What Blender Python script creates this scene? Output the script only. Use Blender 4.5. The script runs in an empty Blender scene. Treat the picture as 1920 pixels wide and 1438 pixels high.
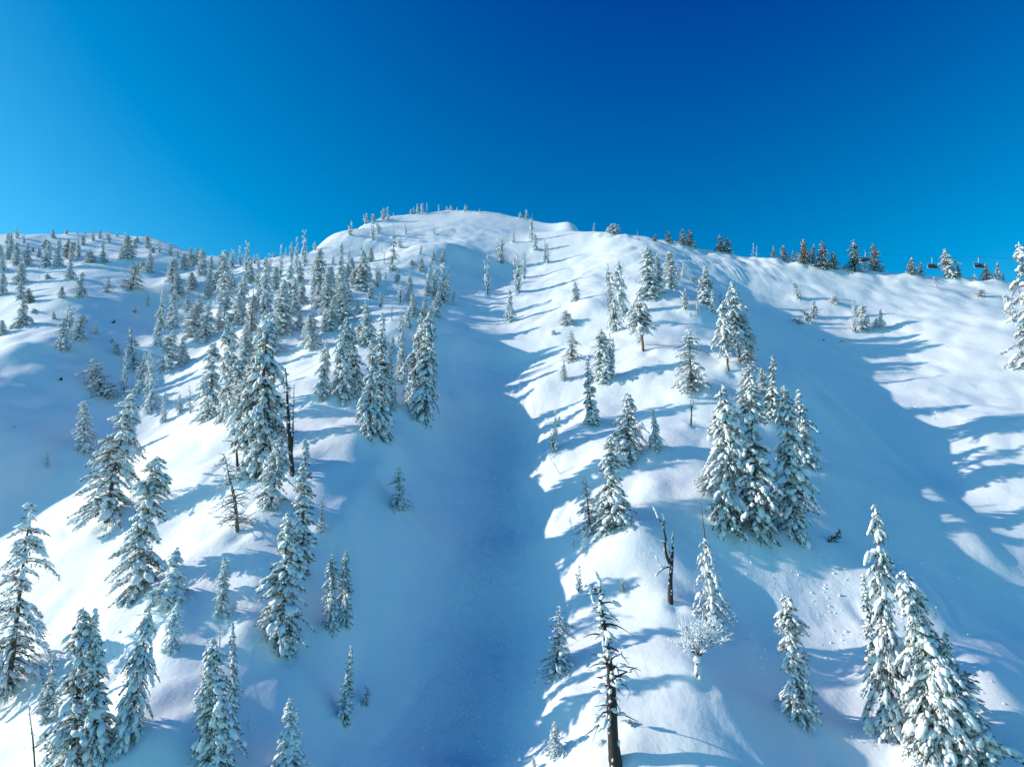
import bpy, math, random
import numpy as np
from mathutils import Vector, Matrix

C = bpy.context.scene.collection
sc = bpy.context.scene
R = math.radians
PITCH = R(12.5)
FPX = 1297.0                      # focal length in pixels of a 1920 px wide frame
# ------------------------------------------------------------------ camera
cam_d = bpy.data.cameras.new('camera')
cam_d.lens = 36.0 * FPX / 1920.0
cam_d.clip_start = 0.5
cam_d.clip_end = 6000
cam = bpy.data.objects.new('camera', cam_d)
cam.rotation_euler = (R(90) + PITCH, 0, 0)
C.objects.link(cam)
sc.camera = cam
# ------------------------------------------------------------------ sky and sun
SUN_EL, SUN_AZ = R(21.0), R(87.0)          # azimuth measured to the left of the view
world = bpy.data.worlds.new('World')
sc.world = world
world.use_nodes = True
nt = world.node_tree
bg = nt.nodes['Background']
sky = nt.nodes.new('ShaderNodeTexSky')
sky.sky_type = 'NISHITA'
sky.sun_disc = False
sky.sun_elevation = SUN_EL
sky.sun_rotation = -SUN_AZ
sky.altitude = 2500
sky.air_density = 1.2
sky.dust_density = 3.2
sky.ozone_density = 5
hsv = nt.nodes.new('ShaderNodeHueSaturation')
hsv.inputs['Saturation'].default_value = 1.22
nt.links.new(sky.outputs[0], hsv.inputs['Color'])
sub = nt.nodes.new('ShaderNodeVectorMath'); sub.operation = 'SUBTRACT'; sub.inputs[1].default_value = (0.24, 0.50, 0.68)
pos = nt.nodes.new('ShaderNodeVectorMath'); pos.operation = 'MAXIMUM'; pos.inputs[1].default_value = (0, 0, 0)
mul = nt.nodes.new('ShaderNodeVectorMath'); mul.operation = 'MULTIPLY'; mul.inputs[1].default_value = (1.2, 1.74, 1.14)
nt.links.new(hsv.outputs[0], sub.inputs[0]); nt.links.new(sub.outputs[0], pos.inputs[0])
nt.links.new(pos.outputs[0], mul.inputs[0]); nt.links.new(mul.outputs[0], bg.inputs['Color'])
bg.inputs['Strength'].default_value = 0.15
sun_d = bpy.data.lights.new('sun', 'SUN')
sun_d.energy = 3.7
sun_d.angle = R(0.6)
sun_d.color = (1.0, 0.84, 0.68)
sun = bpy.data.objects.new('sun', sun_d)
SUN_DIR = Vector((-math.cos(SUN_EL) * math.sin(SUN_AZ), math.cos(SUN_EL) * math.cos(SUN_AZ), math.sin(SUN_EL)))
sun.rotation_euler = SUN_DIR.to_track_quat('Z', 'Y').to_euler()
sun.location = SUN_DIR * 300
C.objects.link(sun)
sc.view_settings.view_transform = 'Standard'
sc.view_settings.look = 'None'
sc.view_settings.exposure = 0.52
sc.view_settings.gamma = 1.0
sc.view_settings.use_curve_mapping = False
sc.cycles.max_bounces = 6
sc.cycles.diffuse_bounces = 4

# ------------------------------------------------------------------ helpers: view rays
CP, SP = math.cos(PITCH), math.sin(PITCH)
def ray(u, v):
    cx, cy = (u - 960) / FPX, (719 - v) / FPX
    return np.array([cx, CP - cy * SP, SP + cy * CP])
def at(u, v, y):
    d = ray(u, v)
    return d * (y / d[1])

# ------------------------------------------------------------------ terrain
CTRL = [
 # central gully floor
 (880,1438,62),(930,1200,75),(955,1000,92),(960,900,103),(955,800,118),(945,700,138),(925,600,168),(890,510,208),(845,465,214),
 # left rib crest
 (260,1438,48.5),(420,1250,56),(560,1080,66),(640,960,76),(690,830,92.5),(735,700,115.5),(785,600,143),(825,490,200),
 # left rib, left flank
 (0,1438,54),(100,1200,66),(0,1050,86),(150,1000,84),(320,1000,78),(300,860,101),(450,850,94),(450,640,148),(600,640,140),(600,540,178),(480,540,190),
 # left basin floor and col
 (390,520,212),(340,600,184),(270,720,146),(180,830,123),(30,950,107),(-120,1040,100),
 # left shoulder
 (170,478,220),(125,560,173),(80,640,145),(30,700,131),(-60,800,112),(0,440,236),(60,520,196),(0,600,165),
 (-200,745,145),(-250,470,240),(-400,600,200),(300,520,205),
 # skyline to the summit
 # summit face
 (880,430,258),(960,440,254),(780,450,240),(700,480,225),(1010,540,188),(1050,470,226),
 # right rib crest
 (1400,1438,52),(1370,1320,57),(1250,1230,62),(1210,1050,74.5),(1180,900,89.6),(1190,800,103),(1150,700,121),(1130,570,157),(1150,470,206),
 (1350,900,87),(1350,800,99),(1400,690,116),(1340,560,159),(1250,490,192),
 (1040,1350,59.5),(1055,1200,68),(1045,1000,84),(1035,850,100.5),(1025,720,122),(1015,620,151),(1010,565,172),
 # right gully
 (1430,590,169),(1550,690,142),(1680,780,122),(1780,900,104.5),(1880,1050,87),(1960,1200,76),
 # lower right slope
 (1560,1150,71.6),(1480,1250,65.2),(1430,1090,75.5),(1740,1150,71.8),(1530,1400,57.4),(1700,1438,55.5),(1850,1300,61),(2050,1438,56),
 # right bank and bowl
 (1900,800,111),(1840,890,102),(1850,620,150),(1700,600,166),(1920,700,132),(2150,900,98),(2150,700,125),(2150,560,168),(1560,560,180),
 # right ridge
 (2000,532,188),(2250,545,180),
]
WPTS = [(-220,0,-62),(-110,0,-50),(0,0,-52),(110,0,-50),(220,0,-50),(0,-100,-112),(-200,-120,-130),(200,-120,-120),
 (-330,200,40),(-340,90,-20),
 (0,560,-60),(-250,560,-60),(250,560,-60),(320,150,60),(320,60,5),(-150,40,-34),(150,40,-28)]
SKYL = [(500,487,222),(600,458,250),(660,430,275),(700,415,286),(760,403,296),(850,395,302),(930,400,296),(1000,413,288),(1040,419,281),(1080,426,272),(1140,437,240),(1190,443,229),(1300,464,224),(1440,484,215),(1600,507,206),(1740,519,200),(1850,527,195),(200,438,248),(60,440,240),(300,452,242),(360,472,234),(420,488,226)]
S = 100.0
def tps(r2):
    return np.where(r2 > 0, 0.5 * r2 * np.log(np.maximum(r2, 1e-12)), 0)
lift = np.zeros(len(SKYL))                 # how far each crest point is raised or lowered so that the drawn ridge line meets it
TY = np.arange(150, 400, 1.0)
for turn in range(7):
    back = []
    for q, dz in zip(SKYL, lift):
        w_ = at(*q); back += [(w_[0], w_[1], w_[2]+dz), (w_[0]*.985, w_[1]-15, w_[2]-9.3+dz), (w_[0]*1.01, w_[1]+18, w_[2]-3.5+dz), (w_[0]*1.03, w_[1]+40, w_[2]-17+dz), (w_[0]*1.06, w_[1]+95, w_[2]-58+dz)]
    P = np.array([at(*c) for c in CTRL if c not in SKYL] + [np.array(w, float) for w in WPTS + back])
    xy = P[:, :2] / S
    n = len(P)
    K = tps(((xy[:, None] - xy[None]) ** 2).sum(-1)) + np.eye(n) * 2e-4
    A = np.zeros((n + 3, n + 3)); A[:n, :n] = K; A[:n, n] = 1; A[:n, n+1:] = xy; A[n, :n] = 1; A[n+1:, :n] = xy.T
    sol = np.linalg.solve(A, np.concatenate([P[:, 2], np.zeros(3)]))
    def base_z(X, Y):
        sh = X.shape; q = np.stack([X.ravel(), Y.ravel()], 1) / S
        out = np.empty(len(q))
        for i in range(0, len(q), 20000):
            b = q[i:i+20000]
            out[i:i+20000] = tps(((b[:, None] - xy[None]) ** 2).sum(-1)) @ sol[:n] + sol[n] + b @ sol[n+1:]
        return out.reshape(sh)
    for i, (u, v, y) in enumerate(SKYL):
        d = ray(u, v); zc = base_z(TY*d[0]/d[1], TY); k = np.argmax(zc/TY)
        lift[i] = max(-4, min(4, lift[i] + 0.8*(d[2]/d[1] - zc[k]/TY[k])*TY[k]))
print('crest error', [round(float(x), 2) for x in lift])
rng = np.random.default_rng(7)
PERM = rng.permutation(4096)
GRAD = rng.normal(size=(4096, 2)); GRAD /= np.linalg.norm(GRAD, axis=1)[:, None]
def noise(x, y, seed=0):
    xi, yi = np.floor(x).astype(int), np.floor(y).astype(int)
    xf, yf = x - xi, y - yi
    u, w = xf**3*(xf*(xf*6-15)+10), yf**3*(yf*(yf*6-15)+10)
    def g(ix, iy, dx, dy):
        h = GRAD[PERM[(PERM[(ix + seed*131) % 4096] + iy) % 4096]]
        return h[..., 0]*dx + h[..., 1]*dy
    a = g(xi, yi, xf, yf); b = g(xi+1, yi, xf-1, yf); c = g(xi, yi+1, xf, yf-1); d = g(xi+1, yi+1, xf-1, yf-1)
    return (a*(1-u)+b*u)*(1-w) + (c*(1-u)+d*u)*w
def spaced(lo, hi, dense_lo, dense_hi, d0, grow, dmax):
    mid = list(np.arange(dense_lo, dense_hi, d0)); up = []; v = dense_hi; d = d0
    while v < hi: up.append(v); d = min(d*grow, dmax); v += d
    dn = []; v = dense_lo; d = d0
    while v > lo: d = min(d*grow, dmax); v -= d; dn.append(v)
    return np.array(dn[::-1] + mid + up)
GX = spaced(-420, 420, -62, 66, 0.36, 1.012, 5)
GY = spaced(-160, 640, 44, 105, 0.30, 1.007, 8)
XX, YY = np.meshgrid(GX, GY)
ZZ = base_z(XX, YY)
def sample(x, y):
    x = np.asarray(x, float); y = np.asarray(y, float)
    i = np.clip(np.searchsorted(GX, x) - 1, 0, len(GX)-2); j = np.clip(np.searchsorted(GY, y) - 1, 0, len(GY)-2)
    a = (x - GX[i]) / (GX[i+1]-GX[i]); b = (y - GY[j]) / (GY[j+1]-GY[j])
    return (ZZ[j, i]*(1-a)+ZZ[j, i+1]*a)*(1-b) + (ZZ[j+1, i]*(1-a)+ZZ[j+1, i+1]*a)*b
TS = np.concatenate([np.arange(28, 120, 0.1), np.arange(120, 420, 0.3)])
def hit(u, v):
    d = ray(u, v); q = d[None]*TS[:, None]
    f = q[:, 2] - sample(q[:, 0], q[:, 1])
    k = np.nonzero(f < 0)[0]
    if len(k) == 0: return None
    k = k[0]
    if k == 0: return q[0]
    t = TS[k-1] + (TS[k]-TS[k-1]) * f[k-1] / (f[k-1]-f[k])
    return d*t
def line_mask(pts, width):
    """1 on a polyline given as image points, falling off over width metres."""
    q = [hit(*p) for p in pts]; q = [p for p in q if p is not None]
    best = np.full(XX.shape, 1e9)
    for a, b in zip(q[:-1], q[1:]):
        dx, dy = b[0]-a[0], b[1]-a[1]
        t = np.clip(((XX-a[0])*dx + (YY-a[1])*dy) / (dx*dx+dy*dy+1e-9), 0, 1)
        best = np.minimum(best, np.hypot(XX-a[0]-t*dx, YY-a[1]-t*dy))
    return np.exp(-(best/width)**2)
M_GULLY = line_mask([(860,1430),(905,1250),(940,1000),(950,850),(945,720)], 5.5)
M_GULLY2 = line_mask([(1450,1060),(1560,1120),(1640,1230)], 6.0)
M_RIDGE = line_mask([(1130,444),(1140,446),(1190,450),(1300,471),(1440,492),(1600,514),(1740,526),(1850,534)], 5.0)
# pillows and bulges of drifted snow: image point, height, radius
BUMPS = [(655,815,1.2,4.0),(1110,580,2.6,5.0),(1245,835,0.9,5.0),(1185,1020,1.0,3.2),(1240,1265,0.9,5.5),(1310,590,1.2,5.0),(1120,880,0.8,2.6),
         (330,1180,0.9,1.6),(455,1180,0.8,1.8),(480,1090,0.7,2.2),(620,1010,0.7,2.0),(260,1340,0.8,2.2),(320,1400,0.8,1.8),(1115,1350,0.9,1.6),(1060,1330,0.7,1.6),
         (1590,1060,0.5,4.0),(1770,1130,0.8,4.0),(1560,1380,0.7,3.0),(1850,1290,0.8,2.5),(520,745,0.9,3.0),(600,640,0.9,4.0),(120,690,1.0,4.0),(40,660,1.2,3.5),
         (840,470,1.5,6.0),(1150,455,1.6,6.0),(1215,920,0.6,3.0),(380,905,0.6,4.0),(250,1020,0.7,4.0),(700,800,0.8,3.0)]
QUIET = 1 - 0.8*line_mask([(1450,620),(1560,700),(1680,790),(1780,900),(1860,1010)], 9.0)      # wind-smoothed trough
CALM = 1 - 0.75*line_mask([(700,425),(770,412),(850,404),(930,409),(1000,421),(1080,434)], 30.0)
HB = [(hit(u, v), a, r) for u, v, a, r in BUMPS]
ZZ += noise(XX/17, YY/17, 1)*1.1*CALM + (noise(XX/7, YY/8, 2)*0.55 + noise(XX/3.4, YY/3.8, 12)*0.16 + np.abs(noise(XX/9, YY/10, 21))*1.0 - np.abs(noise(XX/4.2, YY/5, 22))*0.25 + noise(XX/1.9, YY/2.2, 3)*0.05)*(1-0.75*M_GULLY)*QUIET*CALM
ZZ += 0.55*line_mask([(745,830),(725,870),(690,905),(645,960),(655,1000),(670,1050),(668,1110),(650,1180),(600,1300)], 1.5) + 0.8*line_mask([(1500,700),(1600,790),(1700,880),(1790,970),(1850,1040)], 2.2)
# flutes below the cornice and old slide grooves
ZZ += line_mask([(1290,492),(1340,500),(1440,515)], 7.0)*np.abs(noise(XX/1.3, YY/14, 31))*0.5 + line_mask([(1640,560),(1720,580),(1780,590)], 8.0)*np.abs(noise(XX/1.2, YY/14, 32))*0.4
for g in ([(432,868),(410,885),(385,908)], [(478,938),(445,975),(388,1010)], [(200,1290),(240,1240),(262,1200)], [(150,1010),(128,1000),(120,985)], [(1085,920),(1062,950),(1048,975)], [(1740,1100),(1765,1130),(1790,1168)], [(1600,1135),(1625,1165),(1650,1195)], [(640,1330),(655,1290),(668,1262)], [(700,1400),(760,1330),(830,1235)]):
    ZZ -= 0.22*line_mask(g, 0.45)
for p, a, r in HB:
    if p is not None: ZZ += a*np.exp(-((XX-p[0])**2 + (YY-p[1])**2)/r**2)
ZZ += M_GULLY*(noise(XX/1.1, YY/1.6, 4)*0.17 + noise(XX/0.7, YY/0.8, 5)*0.10 + noise(XX/1.3, YY/9.0, 14)*0.30) + M_GULLY2*(noise(XX/0.9, YY/1.1, 6)*0.05 + noise(XX/1.6, YY/7.0, 15)*0.09)
ZZ += M_RIDGE*(0.4 + noise(XX/6.5, YY/5, 8)*1.3 + noise(XX/2.4, YY/2.2, 9)*0.55)

def mat(name):
    m = bpy.data.materials.new(name); m.use_nodes = True
    return m, m.node_tree.nodes, m.node_tree.links, m.node_tree.nodes['Principled BSDF']
def snow_material():
    m, N, L, p = mat('snow')
    p.inputs['Base Color'].default_value = (0.80, 0.88, 0.95, 1)
    p.inputs['Roughness'].default_value = 0.7
    p.inputs['Specular IOR Level'].default_value = 0.2
    tc = N.new('ShaderNodeNewGeometry'); b = N.new('ShaderNodeBump'); b.inputs['Distance'].default_value = 0.10; b.inputs['Strength'].default_value = 0.8
    mp = N.new('ShaderNodeMapping'); mp.inputs['Scale'].default_value = (1.0, 0.7, 0.7); L.new(tc.outputs['Position'], mp.inputs['Vector'])
    n1 = N.new('ShaderNodeTexNoise'); n1.inputs['Scale'].default_value = 1.2; n1.inputs['Detail'].default_value = 8; n1.inputs['Roughness'].default_value = 0.6
    L.new(mp.outputs['Vector'], n1.inputs['Vector']); L.new(n1.outputs['Fac'], b.inputs['Height']); at_ = N.new('ShaderNodeAttribute'); at_.attribute_name = 'debris'
    n2 = N.new('ShaderNodeTexNoise'); n2.inputs['Scale'].default_value = 1.9; n2.inputs['Detail'].default_value = 6; n2.inputs['Roughness'].default_value = 0.7
    mp2 = N.new('ShaderNodeMapping'); mp2.inputs['Scale'].default_value = (1.0, 0.45, 0.45); L.new(tc.outputs['Position'], mp2.inputs['Vector']); L.new(mp2.outputs['Vector'], n2.inputs['Vector'])
    b2 = N.new('ShaderNodeBump'); b2.inputs['Distance'].default_value = 0.28; L.new(at_.outputs['Fac'], b2.inputs['Strength']); L.new(n2.outputs['Fac'], b2.inputs['Height']); L.new(b.outputs['Normal'], b2.inputs['Normal'])
    L.new(b2.outputs['Normal'], p.inputs['Normal'])
    return m
SNOW = snow_material()
ny, nx = ZZ.shape
me = bpy.data.meshes.new('snow_slope')
co = np.stack([XX, YY, ZZ], -1).reshape(-1, 3).astype(np.float32)
idx = np.arange(ny*nx).reshape(ny, nx)
quads = np.stack([idx[:-1, :-1], idx[:-1, 1:], idx[1:, 1:], idx[1:, :-1]], -1).reshape(-1, 4).astype(np.int32)
me.vertices.add(len(co)); me.vertices.foreach_set('co', co.ravel())
me.loops.add(quads.size); me.loops.foreach_set('vertex_index', quads.ravel())
me.polygons.add(len(quads)); me.polygons.foreach_set('loop_start', np.arange(0, quads.size, 4, dtype=np.int32))
me.update(calc_edges=True)
me.polygons.foreach_set('use_smooth', np.ones(len(quads), bool))
at_ = me.attributes.new('debris', 'FLOAT', 'POINT'); at_.data.foreach_set('value', np.clip(M_GULLY + .3*M_GULLY2, 0, 1).ravel().astype(np.float32))
me.materials.append(SNOW)
ground = bpy.data.objects.new('snow_slope', me); C.objects.link(ground)
ground['kind'] = 'structure'
print('terrain', nx, ny)

# ------------------------------------------------------------------ materials of the trees
def needle_material():
    m, N, L, p = mat('needles')
    g = N.new('ShaderNodeNewGeometry'); n1 = N.new('ShaderNodeTexNoise'); n1.inputs['Scale'].default_value = 1.1
    L.new(g.outputs['Position'], n1.inputs['Vector'])
    r = N.new('ShaderNodeValToRGB')
    r.color_ramp.elements[0].position = 0.35; r.color_ramp.elements[0].color = (0.014, 0.032, 0.026, 1)
    r.color_ramp.elements[1].position = 0.68; r.color_ramp.elements[1].color = (0.072, 0.074, 0.026, 1)
    L.new(n1.outputs['Fac'], r.inputs['Fac']); L.new(r.outputs['Color'], p.inputs['Base Color'])
    p.inputs['Roughness'].default_value = 0.7
    return m
def flat_material(name, col, rough=0.75, metal=0.0):
    m, N, L, p = mat(name)
    n1 = N.new('ShaderNodeTexNoise'); n1.inputs['Scale'].default_value = 5.0; n1.inputs['Detail'].default_value = 6
    tc = N.new('ShaderNodeTexCoord'); L.new(tc.outputs['Object'], n1.inputs['Vector'])
    mx = N.new('ShaderNodeMix'); mx.data_type = 'RGBA'
    mx.inputs[6].default_value = tuple(c*0.6 for c in col) + (1,); mx.inputs[7].default_value = tuple(min(1, c*1.35) for c in col) + (1,)
    L.new(n1.outputs['Fac'], mx.inputs[0]); L.new(mx.outputs[2], p.inputs['Base Color'])
    p.inputs['Roughness'].default_value = rough; p.inputs['Metallic'].default_value = metal
    return m
NEEDLE = needle_material()
RIME = flat_material('frosted_needles', (0.52, 0.55, 0.56))
BARK = flat_material('bark', (0.11, 0.075, 0.055))
BURNT = flat_material('burnt_bark', (0.030, 0.027, 0.028))
REDBARK = flat_material('red_bark', (0.20, 0.105, 0.060))
TWIG = flat_material('grey_twigs', (0.17, 0.135, 0.12))
STEEL = flat_material('dark_steel', (0.05, 0.055, 0.065), 0.5, 0.2)
GALV = flat_material('galvanised_steel', (0.45, 0.47, 0.50), 0.45, 0.4)

# ------------------------------------------------------------------ mesh collector
def _ico():
    import bmesh
    bm = bmesh.new(); bmesh.ops.create_icosphere(bm, subdivisions=1, radius=1.0)
    bm.verts.index_update()
    v = np.array([x.co[:] for x in bm.verts]); f = np.array([[q.index for q in x.verts] for x in bm.faces])
    bm.free(); return v, f
ICO_V, ICO_F = _ico()
def unit(a): return a/np.maximum(np.linalg.norm(a, axis=-1, keepdims=True), 1e-9)
class Acc:
    def __init__(self): self.v = []; self.f = []; self.m = []; self.s = []; self.n = 0
    def add(self, v, f, m=0, smooth=True):
        v = np.asarray(v, float); f = np.asarray(f, int)
        self.v.append(v); self.f.append(f+self.n); self.m.append(np.full(len(f), m)); self.s.append(np.full(len(f), smooth)); self.n += len(v)
    def tube(self, pts, rad, sides=6, m=0):
        pts = np.asarray(pts, float); k = len(pts)
        tan = unit(np.gradient(pts, axis=0)); ref = np.array([0.31, 0.95, 0.05]) if abs(tan[0, 1]) < 0.8 else np.array([1.0, 0, 0.1])
        a = unit(np.cross(tan, ref)); b = np.cross(tan, a)
        ang = np.arange(sides)*2*np.pi/sides
        ring = pts[:, None] + np.asarray(rad)[:, None, None]*(np.cos(ang)[None, :, None]*a[:, None] + np.sin(ang)[None, :, None]*b[:, None])
        v = ring.reshape(-1, 3); f = []
        for i in range(k-1):
            for j in range(sides):
                p, q = i*sides+j, i*sides+(j+1) % sides
                f += [(p, q, q+sides), (p, q+sides, p+sides)]
        for j in range(1, sides-1): f += [(0, j+1, j), ((k-1)*sides, (k-1)*sides+j, (k-1)*sides+j+1)]
        self.add(v, f, m)
    def blobs(self, c, ax, scale, rg, lump=0.16, m=0):
        """lumps: centres, long axes, per-axis half sizes (along, across, up)"""
        c = np.asarray(c, float)
        if len(c) == 0: return
        x = unit(np.asarray(ax, float)); up = np.array([0, 0, 1.0])
        y = unit(np.cross(np.broadcast_to(up, x.shape) + 1e-3, x)); z = np.cross(x, y)
        sc_ = np.asarray(scale, float)
        t = ICO_V[None]*(1 + rg.normal(0, lump, (len(c), len(ICO_V)))[..., None])
        w = t*sc_[:, None, :]
        v = c[:, None] + w[..., :1]*x[:, None] + w[..., 1:2]*y[:, None] + w[..., 2:]*z[:, None]
        f = ICO_F[None] + (np.arange(len(c))*len(ICO_V))[:, None, None]
        self.add(v.reshape(-1, 3), f.reshape(-1, 3), m)
    def blades(self, p, d, side, length, width, m=0):
        p = np.asarray(p, float)
        if len(p) == 0: return
        side = np.asarray(side)*np.asarray(width)[:, None]
        mid = p + d*(np.asarray(length)*0.55)[:, None]; tip = p + d*np.asarray(length)[:, None]; tip[:, 2] -= np.asarray(length)*0.12
        v = np.stack([p, mid-side, mid+side, tip], 1).reshape(-1, 3)
        b = np.arange(len(p))*4
        f = np.concatenate([np.stack([b, b+1, b+2], 1), np.stack([b+2, b+1, b+3], 1)])
        mm = np.asarray(m); mm = np.full(len(p), mm) if mm.ndim == 0 else mm
        self.add(v, f, 0, False); self.m[-1] = np.concatenate([mm, mm])
    def mesh(self, name, mats):
        me = bpy.data.meshes.new(name)
        v = np.concatenate(self.v).astype(np.float32); f = np.concatenate(self.f).astype(np.int32)
        me.vertices.add(len(v)); me.vertices.foreach_set('co', v.ravel())
        me.loops.add(f.size); me.loops.foreach_set('vertex_index', f.ravel())
        me.polygons.add(len(f)); me.polygons.foreach_set('loop_start', np.arange(0, f.size, 3, dtype=np.int32))
        me.polygons.foreach_set('material_index', np.concatenate(self.m).astype(np.int32))
        me.polygons.foreach_set('use_smooth', np.concatenate(self.s).astype(bool))
        me.update(calc_edges=True)
        for q in mats: me.materials.append(q)
        return me

# ------------------------------------------------------------------ tree kinds: each is (trunk, crown, snow) meshes, 10 m tall, base at the origin
def conifer(seed, ratio=0.3, bare=0.02, snow=1.0, rime=0.34, power=0.85, ragged=0.25, gaps=0.1, droop=1.0, bend=0.15, fat=1.0, flat_top=False, bark=BARK, density=1.0, arch=0.0, crown_top=1.0):
    rg = np.random.default_rng(seed); H = 10.0; W = ratio*H/2
    tr, cr, sn = Acc(), Acc(), Acc()
    ph = rg.uniform(0, 6.28); zs = np.linspace(0, 1, 9)
    def axis(t): return np.stack([bend*np.sin(2.6*t+ph)*t - arch*4.5*np.maximum(0, t-.45)**1.6, bend*np.cos(2.1*t+ph)*t, H*t*(1 - 0.30*arch*np.maximum(0, t-.5))], -1)
    tr.tube(np.concatenate([[[0, 0, -0.9]], axis(zs)]), np.concatenate([[0.2], 0.018 + 0.155*(1-zs)**0.9]), 7)
    t = bare; P_, D_, S_, L_, W_, M_ = [], [], [], [], [], []
    bc, ba, bs = [], [], []
    lobes = rg.uniform(0, 6.28, 3); lob = .55*ragged
    while t < 0.985*crown_top:
        nb = max(3, int(round((6.2 if t < 0.8 else 5)*density)))
        if rg.random() < gaps and t > 0.1: t += 0.03
        tt = min(0.999, (t-bare)/(crown_top-bare))
        prof = (1-tt)**power if not flat_top else min(1, 2.2*(1-tt))**0.6
        prof *= min(1, 0.55 + tt*2.4)*(1 + lob*math.sin(11*tt+lobes[1]) + lob*.8*math.sin(23*tt+lobes[2]))
        for k in range(nb):
            az = rg.uniform(0, 6.28)
            L = W*prof*(1 + ragged*rg.normal() + ragged*0.7*math.sin(az*2+lobes[0]+tt*9)) + 0.10
            L = max(0.12, min(L, W*1.35))
            el = (0.45*tt - 0.12 - 0.25*rg.random())
            h = np.array([math.cos(az), math.sin(az), 0.0]); sd = np.array([-h[1], h[0], 0])
            n = 6; s = np.linspace(0, 1, n)
            o = axis(np.array([min(1, t+rg.normal(0, .006))]))[0]
            dz = L*(math.tan(el)*s - 0.62*droop*(0.5+0.5*rg.random())*s**2.1)
            pts = o + h*(L*s)[:, None]*0.95; pts[:, 2] += dz
            cr.tube(pts[::2] if L < 0.5 else pts, np.interp(np.linspace(0, 1, len(pts[::2] if L < 0.5 else pts)), [0, 1], [0.028, 0.007])*(0.6+L*0.5), 3, 2)
            # sprays of needles
            m = int(17*L/0.6*density) + 10
            q = rg.random(m)**0.75
            c = np.stack([np.interp(q, s, pts[:, i]) for i in range(3)], -1)
            off = rg.uniform(-1, 1, m)*(0.30*L*(1-q*0.75) + 0.05)
            c = c + sd*off[:, None]; c[:, 2] -= np.abs(off)*0.35 + rg.uniform(0, .05, m)
            d = unit(h*(0.65+0.4*q)[:, None] + sd*(np.sign(off)*rg.uniform(.1, 1.0, m))[:, None] + np.array([0, 0, 1.])*rg.normal(-0.45*droop, .38, m)[:, None])
            P_.append(c); D_.append(d); S_.append(unit(np.cross(d, rg.normal(size=(m, 3))))); sc2 = 0.40+0.60*min(1, L/(0.6*W)); L_.append(rg.uniform(.13, .29, m)*sc2); W_.append(rg.uniform(.018, .042, m)*sc2)
            M_.append((rg.random(m) < rime).astype(int))
            # snow lying on the branch
            nbk = rg.poisson(snow*(1.7+L*6.0))
            if nbk:
                q = rg.random(nbk)**0.62*0.98
                c = np.stack([np.interp(q, s, pts[:, i]) for i in range(3)], -1) + sd*(rg.uniform(-1, 1, nbk)*0.2*L*(1-q*.6))[:, None]
                r = np.clip(.053*np.exp(rg.normal(.38, .45, nbk)), .04, .24)*fat*(0.62+0.55*min(1.2, L))
                c[:, 2] += r*0.30
                sl = (math.tan(el) - 1.1*droop*q)
                a = h*1.0 + np.array([0, 0, 1.])*sl[:, None] + sd*rg.normal(0, .35, nbk)[:, None]
                bc.append(c); ba.append(a); bs.append(np.stack([r*rg.uniform(1.1, 2.3, nbk), r*rg.uniform(.7, 1.15, nbk), r*rg.uniform(.45, .8, nbk)], -1))
        t += (0.026 if t < 0.75 else 0.018)*rg.uniform(.7, 1.3)
    # frost up the leader
    q = rg.uniform(.86, 1.0, int(8+6*snow)); c = axis(q*crown_top); bc.append(c); ba.append(np.tile([0.1, 0.1, 1.0], (len(q), 1)) + rg.normal(0, .2, (len(q), 3)))
    r = 0.05 + 0.55*W*0.16*(1-q)/0.14; bs.append(np.stack([r*1.5, r*.7, r*.7], -1)*0.8)
    cr.blades(np.concatenate(P_), np.concatenate(D_), np.concatenate(S_), np.concatenate(L_), np.concatenate(W_), np.concatenate(M_))
    sn.blobs(np.concatenate(bc), np.concatenate(ba), np.concatenate(bs), rg)
    return [('trunk', tr.mesh('trunk', [bark])), ('crown', cr.mesh('crown', [NEEDLE, RIME, bark])), ('snow_load', sn.mesh('snow_load', [SNOW]))]

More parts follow.
